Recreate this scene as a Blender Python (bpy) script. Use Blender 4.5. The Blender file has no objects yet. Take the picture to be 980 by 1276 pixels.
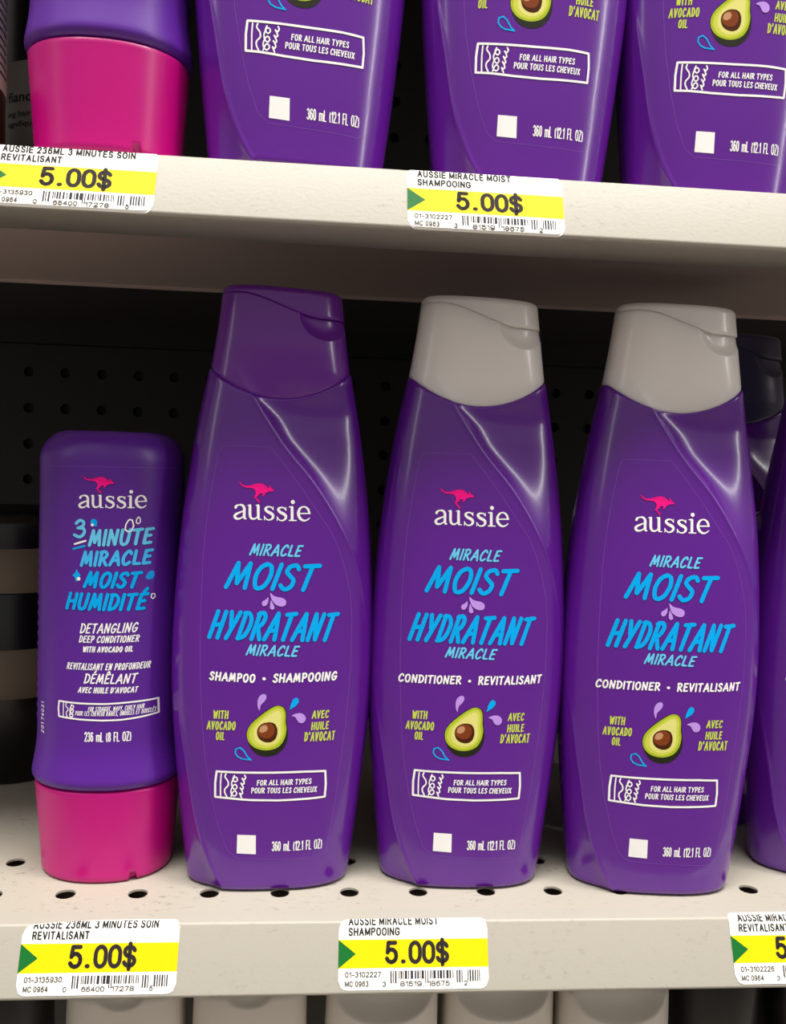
import bpy, bmesh, math, random
import numpy as np
WORLD_STRENGTH = .30
WORLD_LOW = (.55,.51,.48,1)
EXPOSURE = 0.56
# name, position, aimed at, size x, size y, watts
LAMPS = [('ceiling_lamp', (.30,-1.28,4.2), (.15,0,.1), 4.6, .98, 280),
         ('ceiling_lamp_row', (4.3,-2.5,2.85), (.15,0,.2), .09, 4.8, 42),
         ('ceiling_lamp_row', (-4.0,-2.4,2.85), (.15,0,.2), .06, 4.0, 9)]
from mathutils import Vector, Matrix
from mathutils.geometry import tessellate_polygon
random.seed(7)
scn = bpy.context.scene
col = scn.collection
# ================================================================ camera, world, lamps, exposure
cam_d = bpy.data.cameras.new('camera'); cam = bpy.data.objects.new('camera', cam_d); col.objects.link(cam)
CAM_F, CAM_YAW, CAM_PITCH, CAM_ROLL = 1125.52, 0.08620, 0.06290, 0.03450
_f = Vector((math.sin(CAM_YAW)*math.cos(CAM_PITCH), math.cos(CAM_YAW)*math.cos(CAM_PITCH), -math.sin(CAM_PITCH)))
_r = Vector((math.cos(CAM_YAW), -math.sin(CAM_YAW), 0)); _u = _r.cross(_f)
_r2 = math.cos(CAM_ROLL)*_r+math.sin(CAM_ROLL)*_u; _u2 = -math.sin(CAM_ROLL)*_r+math.cos(CAM_ROLL)*_u
cam.matrix_world = Matrix(((_r2.x,_u2.x,-_f.x,.0850),(_r2.y,_u2.y,-_f.y,-.3221),(_r2.z,_u2.z,-_f.z,.1607),(0,0,0,1)))
cam_d.sensor_fit = 'HORIZONTAL'; cam_d.sensor_width = 36.0; cam_d.lens = CAM_F/980*36.0
cam_d.clip_start = .01; cam_d.clip_end = 50
scn.camera = cam
world = bpy.data.worlds.new('store_world'); scn.world = world; world.use_nodes = True
wn = world.node_tree; bg = wn.nodes['Background']; bg.inputs[1].default_value = WORLD_STRENGTH
_tc = wn.nodes.new('ShaderNodeTexCoord'); _sp = wn.nodes.new('ShaderNodeSeparateXYZ'); _rp = wn.nodes.new('ShaderNodeValToRGB')   # pale ceiling above, dim aisle below
_mr = wn.nodes.new('ShaderNodeMapRange'); _mr.inputs['From Min'].default_value = -1; _mr.inputs['From Max'].default_value = 1
_rp.color_ramp.elements[0].position = .50; _rp.color_ramp.elements[0].color = WORLD_LOW; _rp.color_ramp.elements[1].position = .66; _rp.color_ramp.elements[1].color = (1,.97,.94,1)
wn.links.new(_tc.outputs['Generated'], _sp.inputs[0]); wn.links.new(_sp.outputs['Z'], _mr.inputs['Value']); wn.links.new(_mr.outputs['Result'], _rp.inputs[0]); wn.links.new(_rp.outputs[0], bg.inputs[0])
def lamp(name, loc, target, sx, sy, power, colour=(1,.965,.92)):
    d = bpy.data.lights.new(name, 'AREA'); d.shape = 'RECTANGLE'; d.size = sx; d.size_y = sy; d.energy = power; d.color = colour
    o = bpy.data.objects.new(name, d); col.objects.link(o); o.location = loc
    o.rotation_euler = (Vector(target)-Vector(loc)).to_track_quat('-Z', 'Y').to_euler(); return o
for L in LAMPS: lamp(*L)
scn.view_settings.view_transform = 'Standard'; scn.view_settings.look = 'None'
scn.view_settings.exposure = EXPOSURE; scn.view_settings.gamma = 1; scn.view_settings.use_curve_mapping = False
# ---------------------------------------------------------------- bottle surface (metres, bottle axis at x=y=0, front is -y)
_Z = np.array([0,5,20,42,58,75,85,97,113,126,138,152,172,190.5,216,220])/1000
_A = np.array([30.2,31.4,32.6,34.9,36.4,37.3,37.4,37.2,36.3,35.3,34.3,32.5,29.4,25.9,21.9,21.4])/1000
_ZB = np.array([0,20,50,80,110,140,165,180,190,205,220])/1000
_B = np.array([17.2,18.4,19.3,19.6,19.4,18.2,16.4,15.2,14.6,13.6,12.8])/1000
def _spline(xs, ys):
    n = len(xs); h = np.diff(xs); A = np.eye(n); r = np.zeros(n)
    for i in range(1, n-1):
        A[i, i-1:i+2] = h[i-1], 2*(h[i-1]+h[i]), h[i]
        r[i] = 3*((ys[i+1]-ys[i])/h[i]-(ys[i]-ys[i-1])/h[i-1])
    c = np.linalg.solve(A, r)
    def f(x):
        x = np.clip(np.asarray(x, float), xs[0], xs[-1]); i = np.clip(np.searchsorted(xs, x)-1, 0, n-2)
        b = (ys[i+1]-ys[i])/h[i]-h[i]*(2*c[i]+c[i+1])/3; d = (c[i+1]-c[i])/(3*h[i]); t = x-xs[i]
        return ys[i]+b*t+c[i]*t*t+d*t**3
    return f
half_w = _spline(_Z[[0,2,3,4,6,8,10,11,12,13,14,15]], _A[[0,2,3,4,6,8,10,11,12,13,14,15]]); half_d = _spline(_ZB, _B)
NEXP = 2.7
def sstep(t): t = np.clip(t, 0, 1); return t*t*(3-2*t)
# creases of the raised front panel: x as a function of z
_C1Z = np.array([.0835,.0998,.1078,.1174,.1272,.1362,.1442,.1520,.1606,.1692,.1786,.1850,.2000])
_C1X = np.array([.0363,.0343,.03305,.0307,.0268,.0219,.0168,.0110,.0035,-.0027,-.0089,-.0131,-.0225])
_C2Z = np.array([-.002,.0011,.0057,.0149,.0256,.0411,.0550,.0700,.0850])
_C2X = np.array([-.0148,-.0166,-.0195,-.0236,-.0269,-.0299,-.0326,-.0350,-.0370])
crease_hi = _spline(_C1Z, _C1X); crease_lo = _spline(_C2Z, _C2X)
def carve(x, z):
    """fraction of the depth removed outside the two creases (front side)"""
    x = np.asarray(x, float); z = np.asarray(z, float)
    k1 = (.24*sstep((z-.130)/.036)+.08*sstep((z-.086)/.05))*(1-sstep((z-.172)/.018))+.06*sstep((z-.165)/.01)*(1-sstep((z-.186)/.012))
    s1 = np.maximum(x-crease_hi(z), 0); g1 = k1*(1-np.exp(-s1/.0055))
    k2 = .20*(1-sstep((z-.012)/.072))
    s2 = np.maximum(crease_lo(z)-x, 0); g2 = k2*(1-np.exp(-s2/.0045))
    on1 = (z > .083) & (z < .2); on2 = z < .086
    bead = .00028*(np.exp(-((x-crease_hi(z)+.0006)/.0006)**2)*on1*sstep((z-.085)/.02)*(1-sstep((z-.172)/.02)) + np.exp(-((x-crease_lo(z)-.0006)/.0006)**2)*on2*(1-sstep((z-.055)/.03)))
    return g1*on1+g2*on2, bead
def base_f(u): return np.maximum(1-np.abs(u)**NEXP, 0)**(1/NEXP)
def front_y(x, z):
    a = half_w(z); b = half_d(z); k, bead = carve(x, z)
    return -(b*base_f(np.clip(x/a, -1, 1))*(1-k)+bead)
# ---------------------------------------------------------------- upside-down tube surface
T_W, T_D, T_N = .0262, .0235, 2.2
def tube_f(x, z):
    return -T_D*np.maximum(1-np.abs(np.clip(np.asarray(x,float)/T_W,-1,1))**T_N, 0)**(1/T_N)
# marker lettering: glyph -> (advance width, [strokes]); a stroke starting with 'c' is smoothed
GL = {
'A': (.74, [[(0,0),(.20,.5),(.42,1),(.58,.5),(.72,0)], [(.17,.33),(.64,.36)]]),
'B': (.62, [[(.06,0),(.08,1)], ['c',(.03,.98),(.40,.99),(.52,.78),(.36,.56),(.12,.52)], ['c',(.14,.53),(.46,.48),(.60,.26),(.42,.03),(.02,.01)]]),
'C': (.62, [['c',(.60,.80),(.52,.96),(.34,.99),(.12,.74),(.03,.40),(.12,.08),(.32,.01),(.58,.17)]]),
'D': (.66, [[(.08,.02),(.10,1)], ['c',(.02,.97),(.34,.97),(.60,.74),(.62,.42),(.44,.11),(.06,.01)]]),
'E': (.56, [[(.10,.98),(.06,.5),(.04,.02)], [(.07,.97),(.54,1)], [(.08,.52),(.44,.55)], [(.04,.02),(.52,.05)]]),
'F': (.54, [[(.09,.98),(.05,0)], [(.06,.96),(.53,1)], [(.08,.52),(.42,.55)]]),
'G': (.66, [['c',(.60,.82),(.48,.98),(.30,.94),(.09,.66),(.05,.32),(.18,.04),(.40,.03),(.58,.22),(.60,.42)], [(.36,.42),(.66,.43)]]),
'H': (.68, [[(.07,1),(.03,0)], [(.63,1),(.60,0)], [(.05,.47),(.61,.52)]]),
'I': (.12, [[(.07,1),(.05,0)]]),
'J': (.5, [['c',(.42,1),(.42,.3),(.3,.03),(.05,.1)]]),
'L': (.52, [[(.08,1),(.05,.04),(.50,.03)]]),
'M': (.86, [[(.02,0),(.18,1),(.40,.18),(.68,1),(.80,0)]]),
'N': (.70, [[(.05,0),(.10,1),(.56,.02),(.64,1)]]),
'O': (.68, [['c',(.34,1),(.12,.84),(.04,.46),(.16,.08),(.34,0),(.54,.14),(.64,.54),(.54,.90),(.34,1)]]),
'P': (.60, [[(.08,0),(.10,1)], ['c',(.02,.95),(.36,1),(.56,.82),(.46,.52),(.10,.42)]]),
'R': (.66, [[(.07,0),(.10,1)], ['c',(.02,.95),(.38,1),(.56,.80),(.42,.54),(.12,.46)], [(.24,.48),(.62,.0)]]),
'S': (.58, [['c',(.55,.84),(.42,.98),(.18,.93),(.10,.72),(.30,.54),(.50,.36),(.46,.10),(.24,0),(.03,.15)]]),
'T': (.62, [[(.01,.96),(.62,1)], [(.33,.97),(.28,0)]]),
'U': (.68, [['c',(.07,1),(.04,.40),(.14,.06),(.32,.0),(.52,.10),(.60,.42),(.63,1)]]),
'V': (.66, [[(.03,1),(.28,.0),(.64,1)]]),
'W': (.90, [[(.03,1),(.20,.0),(.46,.82),(.64,.0),(.88,1)]]),
'X': (.64, [[(.05,1),(.60,.0)], [(.60,1),(.03,.0)]]),
'Y': (.66, [[(.04,1),(.30,.46)], [(.64,1),(.22,.0)]]),
'Z': (.6, [[(.04,.96),(.56,1),(.04,.02),(.57,.05)]]),
'3': (.60, [['c',(.10,.82),(.30,1),(.52,.88),(.46,.64),(.22,.54)], ['c',(.22,.55),(.52,.50),(.58,.24),(.36,.0),(.04,.12)]]),
"'": (.14, [[(.09,1.02),(.06,.78)]]),
',': (.16, [[(.10,.06),(.03,-.14)]]),
}
GL['É'] = (GL['E'][0], GL['E'][1]+[[(.24,1.16),(.40,1.34)]])
GL['Ê'] = (GL['E'][0], GL['E'][1]+[[(.12,1.14),(.28,1.32),(.44,1.15)]])
# plain upright sans for tags and volumes
def _arc(cx, cy, rx, ry, a0, a1, n=9): return [(round(cx+rx*math.cos(math.radians(a0+(a1-a0)*i/n)), 4), round(cy+ry*math.sin(math.radians(a0+(a1-a0)*i/n)), 4)) for i in range(n+1)]
_O = lambda w: [(w/2, 1)]+_arc(w/2, .62, w/2, .38, 90, 180)+_arc(w/2, .38, w/2, .38, 180, 360, 14)+_arc(w/2, .62, w/2, .38, 0, 90)
GS = {
'A': (.62, [[(0,0),(.31,1),(.62,0)], [(.11,.34),(.51,.34)]]), 'C': (.58, [_arc(.29,.66,.29,.34,10,180)+_arc(.29,.34,.29,.34,180,350)]),
'D': (.58, [[(0,0),(0,1),(.26,1)]+_arc(.24,.64,.34,.36,80,0)+_arc(.24,.36,.34,.36,0,-80)+[(0,0)]]), 'E': (.48, [[(.48,1),(0,1),(0,0),(.48,0)], [(0,.52),(.44,.52)]]),
'F': (.46, [[(.46,1),(0,1),(0,0)], [(0,.5),(.40,.5)]]), 'G': (.62, [_arc(.30,.66,.30,.34,15,180)+_arc(.30,.34,.30,.34,180,330)+[(.60,.22),(.60,.44),(.34,.44)]]),
'H': (.56, [[(0,0),(0,1)], [(.56,0),(.56,1)], [(0,.52),(.56,.52)]]), 'I': (.0, [[(0,0),(0,1)]]), 'L': (.44, [[(0,1),(0,0),(.44,0)]]),
'M': (.70, [[(0,0),(0,1),(.35,.1),(.70,1),(.70,0)]]), 'N': (.56, [[(0,0),(0,1),(.56,0),(.56,1)]]), 'O': (.60, [_O(.60)]),
'P': (.52, [[(0,0),(0,1),(.28,1)]+_arc(.28,.74,.24,.26,90,-90)+[(0,.48)]]), 'R': (.54, [[(0,0),(0,1),(.30,1)]+_arc(.30,.75,.23,.25,90,-90)+[(0,.5)], [(.30,.5),(.54,0)]]),
'S': (.52, [_arc(.26,.75,.25,.25,15,270)+_arc(.26,.25,.26,.25,90,-165)]), 'T': (.56, [[(0,1),(.56,1)], [(.28,1),(.28,0)]]),
'U': (.56, [[(0,1)]+_arc(.28,.28,.28,.28,180,360)+[(.56,1)]]), 'V': (.60, [[(0,1),(.30,0),(.60,1)]]), 'Z': (.50, [[(.02,1),(.50,1),(0,0),(.50,0)]]),
'm': (.84, [[(0,0),(0,.70)], [(0,.48)]+_arc(.21,.52,.21,.18,160,0)+[(.42,0)], [(.42,.48)]+_arc(.63,.52,.21,.18,160,0)+[(.84,0)]]), ',': (.30, [[(.12,.03),(.17,.03)]]),
'0': (.48, [_O(.48)]), '1': (.22, [[(0,.78),(.22,1),(.22,0)]]), '2': (.48, [_arc(.24,.72,.24,.28,170,-35)+[(0,0),(.48,0)]]),
'3': (.48, [_arc(.23,.76,.22,.24,160,-80), _arc(.23,.26,.25,.27,85,-160)]), '4': (.52, [[(.38,0),(.38,1),(0,.28),(.52,.28)]]),
'5': (.48, [[(.43,1),(.08,1),(.04,.50)]+_arc(.23,.33,.25,.33,125,-155)]), '6': (.48, [_arc(.25,.72,.22,.28,30,180)+_arc(.24,.32,.24,.32,180,540,18), [(.03,.72),(0,.32)]]),
'7': (.46, [[(0,1),(.46,1),(.16,0)]]), '8': (.48, [_arc(.24,.75,.21,.25,0,360,16), _arc(.24,.26,.24,.26,0,360,16)]), '9': (.48, [_arc(.24,.68,.24,.32,0,360,18)+_arc(.23,.28,.25,.28,0,-150)]),
'$': (.50, [_arc(.25,.74,.24,.24,15,270)+_arc(.25,.26,.25,.24,90,-165), [(.25,1.14),(.25,-.14)]]), '.': (.04, [[(.0,.02),(.04,.02)]]), '-': (.34, [[(0,.40),(.34,.40)]]),
'(': (.16, [_arc(.45,.44,.45,.72,140,220)]), ')': (.16, [_arc(-.29,.44,.45,.72,40,-40)]),
}
BOTTLE_ART = [
('P','P',[(-13.64,149.02),(-13.47,149.41),(-12.82,148.6),(-11.87,148.05),(-10.31,148.0),(-8.94,148.39),(-7.57,148.85),(-6.2,148.97),(-5.15,148.72),(-4.27,148.06),(-3.57,147.52),(-2.98,147.4),(-3.31,148.23),(-3.01,148.44),(-2.43,147.49),(-1.47,146.65),(-1.22,146.38),(-1.8,146.23),(-2.84,146.23),(-3.69,145.92),(-4.44,145.42),(-4.63,144.85),(-5.2,144.42),(-5.59,144.62),(-5.29,145.11),(-5.58,145.48),(-6.27,145.46),(-6.93,144.5),(-7.61,144.03),(-7.07,143.46),(-6.15,142.45),(-6.41,142.09),(-6.87,142.36),(-7.69,143.44),(-8.37,144.01),(-7.97,144.71),(-7.76,145.76),(-8.2,146.61),(-8.73,147.11),(-9.95,147.25),(-11.33,147.3),(-12.38,147.68),(-13.16,148.35)]),
('V','W',[(-14.69,140.15,0.429),(-14.47,140.68,0.393),(-13.58,141.12,0.25),(-12.46,141.06,0.393),(-11.71,140.19,0.465),(-11.63,138.52,0.483),(-11.59,137.14,0.465),(-11.36,136.45,0.358),(-10.87,136.33,0.179)]),
('V','W',[(-11.68,139.15,0.179),(-12.98,138.58,0.286),(-14.35,137.91,0.393),(-14.92,137.12,0.465),(-14.41,136.34,0.429),(-13.26,136.28,0.286),(-12.24,136.84,0.215),(-11.63,137.48,0.179)]),
('V','W',[(-10.46,141.06,0.143),(-9.9,141.04,0.25)]),
('V','W',[(-9.7,141.02,0.483),(-9.65,139.28,0.483),(-9.56,137.55,0.465),(-9.12,136.6,0.393),(-8.25,136.35,0.322),(-7.4,136.72,0.232),(-6.73,137.64,0.179)]),
('V','W',[(-7.59,141.15,0.143),(-7.07,141.14,0.25)]),
('V','W',[(-6.8,141.04,0.483),(-6.73,138.68,0.483),(-6.64,136.78,0.465)]),
('V','W',[(-6.62,136.26,0.215),(-5.52,136.22,0.143)]),
('V','W',[(-1.58,140.82,0.125),(-1.51,139.67,0.125)]),
('V','W',[(-1.62,139.88,0.161),(-2.16,140.56,0.232),(-3.03,140.77,0.25),(-3.88,140.51,0.358),(-4.21,139.87,0.447),(-3.5,139.06,0.501),(-2.27,138.47,0.536),(-1.52,137.73,0.465),(-1.7,136.75,0.393),(-2.72,136.13,0.25),(-3.76,136.34,0.215),(-4.41,137.12,0.161)]),
('V','W',[(-4.55,137.47,0.143),(-4.52,136.11,0.143)]),
('V','W',[(2.92,140.71,0.125),(2.98,139.6,0.125)]),
('V','W',[(2.88,139.77,0.161),(2.34,140.45,0.232),(1.47,140.66,0.25),(0.61,140.4,0.358),(0.28,139.76,0.447),(1.0,138.95,0.501),(2.22,138.36,0.536),(2.97,137.61,0.465),(2.79,136.63,0.393),(1.77,136.01,0.25),(0.73,136.23,0.215),(0.08,137.01,0.161)]),
('V','W',[(-0.06,137.35,0.143),(-0.02,136.0,0.143)]),
('V','W',[(4.05,140.88,0.161),(4.68,140.93,0.25)]),
('V','W',[(5.1,140.77,0.483),(5.16,138.68,0.483),(5.22,136.39,0.483)]),
('V','W',[(4.19,136.15,0.197),(6.68,136.15,0.197)]),
('V','W',[(5.28,142.72,0.715),(5.32,142.65,0.715)]),
('V','W',[(7.3,138.67,0.232),(11.5,138.77,0.215)]),
('V','W',[(11.26,138.84,0.358),(10.87,140.05,0.393),(10.02,140.9,0.304),(9.07,141.08,0.25),(8.05,140.57,0.358),(7.46,139.44,0.465),(7.42,138.22,0.501),(8.05,136.95,0.465),(9.21,136.21,0.358),(10.42,136.38,0.25),(11.38,137.16,0.161)]),
('T','MIRACLE','M','L',(-9.65,123.41),(9.71,123.04),4.43,0.3,0.34),
('T','MOIST','M','B',(-18.27,111.26),(16.34,110.62),10.27,0.33,0.78),
('T','HYDRATANT','M','B',(-23.75,93.14),(23.37,92.5),10.93,0.3,0.76),
('T','MIRACLE','M','L',(-10.01,87.77),(9.44,87.21),4.22,0.3,0.34),
('T','WITH','M','G',(-20.95,64.56),(-15.24,64.62),3.21,0.06,0.23),
('T','AVOCADO','M','G',(-23.13,60.45),(-12.66,60.63),3.31,0.06,0.23),
('T','OIL','M','G',(-19.84,56.85),(-16.4,56.79),3.14,0.06,0.23),
('T','AVEC','M','G',(14.14,64.7),(20.58,64.68),3.08,0.06,0.23),
('T','HUILE','M','G',(14.01,60.43),(20.71,60.52),3.09,0.06,0.23),
('T',"D'AVOCAT",'M','G',(11.59,56.34),(23.06,56.3),3.57,0.06,0.23),
('T','FOR ALL HAIR TYPES','M','W',(-4.91,40.35),(14.92,40.53),2.15,0.06,0.17),
('T','POUR TOUS LES CHEVEUX','M','W',(-6.85,37.5),(16.98,37.34),2.21,0.06,0.17),
('T','360 mL (12.1 FL OZ)','I','W',(1.12,15.66),(19.43,15.52),3.75,0,0),
('S','W',[(-19.19,45.36),(-12.27,45.26),(0.15,45.15),(12.6,45.25),(19.74,45.02),(20.09,40.12),(19.83,35.31),(15.39,35.13),(2.89,34.81),(-7.07,35.07),(-14.57,35.65),(-19.53,35.89),(-19.62,41.08)],0.38,1,0),
('S','W',[(-17.51,44.61),(-17.7,41.24),(-17.6,36.17)],0.24,0,1),
('S','W',[(-15.85,44.57),(-16.13,43.42),(-15.1,41.93),(-14.97,40.39),(-16.05,39.03),(-16.12,37.73),(-15.39,36.22)],0.26,0,1),
('S','W',[(-12.84,44.1),(-13.31,42.64),(-12.45,41.75),(-11.71,42.5),(-12.13,43.41),(-12.93,43.27),(-13.69,41.49),(-13.56,40.05),(-12.64,38.95),(-11.85,39.71),(-12.27,40.72),(-13.07,40.48),(-13.84,38.9),(-13.81,37.45),(-12.78,36.46),(-11.9,37.33),(-12.32,38.34),(-13.12,38.1),(-13.88,36.31)],0.24,0,1),
('S','W',[(-9.16,44.22),(-8.85,43.3),(-9.43,42.57),(-10.03,43.07),(-9.52,42.15),(-9.3,41.23),(-9.89,40.91),(-10.39,41.3),(-9.87,40.29),(-9.56,39.47),(-10.14,39.04),(-10.65,39.54),(-10.04,38.63),(-9.82,37.71),(-10.3,37.17),(-10.81,37.57),(-10.18,36.04)],0.26,0,1),
('Q','W',[(-11.33,22.04),(-4.69,21.82),(-4.54,14.62),(-11.4,14.96)]),
('P','SK',[(-8.62,57.63),(-8.98,59.78),(-8.09,61.96),(-6.32,64.41),(-3.5,66.87),(-0.94,68.78),(1.66,69.72),(3.76,69.36),(4.95,67.75),(5.14,64.79),(5.41,62.64),(5.79,59.94),(5.65,57.23),(4.67,54.52),(2.63,52.34),(0.03,51.25),(-3.12,51.33),(-5.78,52.55),(-7.67,54.95)]),
('P','F1',[(-8.75,58.71),(-8.49,60.87),(-7.33,62.94),(-5.03,65.24),(-1.95,67.69),(0.62,69.28),(2.44,69.62),(4.04,68.82),(4.77,66.95),(4.85,63.71),(5.24,61.02),(4.69,57.77),(3.08,55.06),(0.49,53.69),(-2.65,53.4),(-5.82,54.33),(-7.96,56.3)]),
('P','F2',[(-7.91,58.73),(-7.54,60.78),(-6.28,62.8),(-3.98,64.98),(-0.91,67.54),(1.68,68.81),(3.36,68.44),(4.15,66.4),(4.15,62.63),(4.43,59.93),(3.65,57.5),(2.02,55.49),(-0.57,54.22),(-3.19,54.2),(-5.84,55.25),(-7.46,57.12)]),
('P','F3',[(-6.35,59.29),(-5.89,61.73),(-3.44,64.45),(-0.36,66.8),(1.96,67.89),(3.2,66.67),(3.2,62.63),(3.39,59.39),(2.25,56.68),(-0.07,55.31),(-2.69,55.13),(-4.81,56.08),(-6.0,57.41)]),
('P','B1',[(-5.21,59.74),(-4.84,61.74),(-3.41,63.11),(-1.33,63.67),(0.77,63.26),(1.86,61.65),(2.03,59.38),(1.19,57.21),(-0.62,56.28),(-2.73,56.53),(-4.43,57.7)]),
('P','B2',[(-5.01,59.85),(-4.63,61.58),(-3.41,62.89),(-1.59,63.34),(0.26,62.82),(1.03,61.42),(0.87,59.64),(-0.15,58.18),(-1.97,57.84),(-3.82,58.36)]),
('P','B3',[(-4.5,60.67),(-4.11,61.91),(-3.08,62.57),(-1.93,62.58),(-1.39,61.62),(-1.88,60.43),(-3.07,59.88),(-4.07,59.97)]),
('P','V',[(-4.47,67.82),(-5.13,69.26),(-5.28,71.13),(-4.8,72.85),(-3.67,73.83),(-2.52,73.74),(-2.18,72.68),(-2.78,71.38),(-3.9,70.19),(-4.39,69.0)]),
('P','B',[(6.2,68.14),(6.57,70.18),(7.26,71.9),(8.28,72.66),(9.24,72.12),(9.38,70.99),(8.47,69.64),(7.23,68.84)]),
('P','V',[(7.0,65.98),(8.55,66.74),(10.39,66.83),(11.73,65.85),(11.98,64.49),(11.17,63.37),(9.8,63.38),(8.88,64.47),(8.27,65.44)]),
('S','B',[(-7.02,49.87),(-8.36,51.04),(-9.67,53.28),(-11.07,54.38),(-12.53,53.84),(-12.7,52.37),(-11.83,51.05),(-10.18,50.24),(-8.34,50.06)],0.24,1,0),
('P','V',[(-1.78,110.37),(-1.53,108.8),(-0.65,106.98),(0.94,105.8),(2.77,105.52),(3.84,106.38),(3.7,107.75),(2.43,108.57),(0.44,108.95),(-0.98,109.55)]),
('P','V',[(-2.36,108.79),(-2.41,106.94),(-3.11,105.72),(-4.14,105.49),(-4.68,106.37),(-4.39,107.27),(-3.27,107.92)]),
('P','V',[(-1.5,107.86),(-0.3,105.67),(-0.17,104.73),(-0.99,104.24),(-1.73,104.8),(-1.77,106.17)]),
('S','E',[(-20.11,161.81),(-10.9,161.9),(-3.03,161.83),(2.09,155.77),(8.71,147.17),(15.41,137.67),(19.32,132.34),(22.52,125.56),(25.08,117.72),(26.93,110.11),(27.84,100.72),(27.91,92.8),(27.96,81.89),(26.8,62.95),(25.03,44.13),(22.93,26.48),(20.6,13.03),(18.95,12.18),(2.93,12.63),(-11.37,13.18),(-14.88,16.07),(-18.16,24.71),(-21.07,36.34),(-23.3,48.95),(-24.74,62.72),(-25.62,77.3),(-26.08,91.77),(-26.02,107.41),(-25.69,122.62),(-24.85,134.02),(-23.35,146.91),(-21.12,159.14)],0.09,1,0)]
SHAMPOO_LINE = [
('T','SHAMPOO','M','W',(-22.7,78.44),(-6.0,77.87),3.36,0.1,0.32),
('S','W',[(-3.29,79.51),(-3.12,79.46)],0.55,0,1),
('T','SHAMPOOING','M','W',(-0.3,77.93),(23.25,78.42),3.5,0.1,0.32)]
CONDITIONER_LINE = [
('T','CONDITIONER','M','W',(-26.52,77.78),(-3.25,78.06),3.3,0.08,0.3),
('S','W',[(-0.59,79.41),(-0.42,79.38)],0.5,0,1),
('T','REVITALISANT','M','W',(2.43,77.99),(26.74,78.46),3.39,0.08,0.3)]
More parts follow.
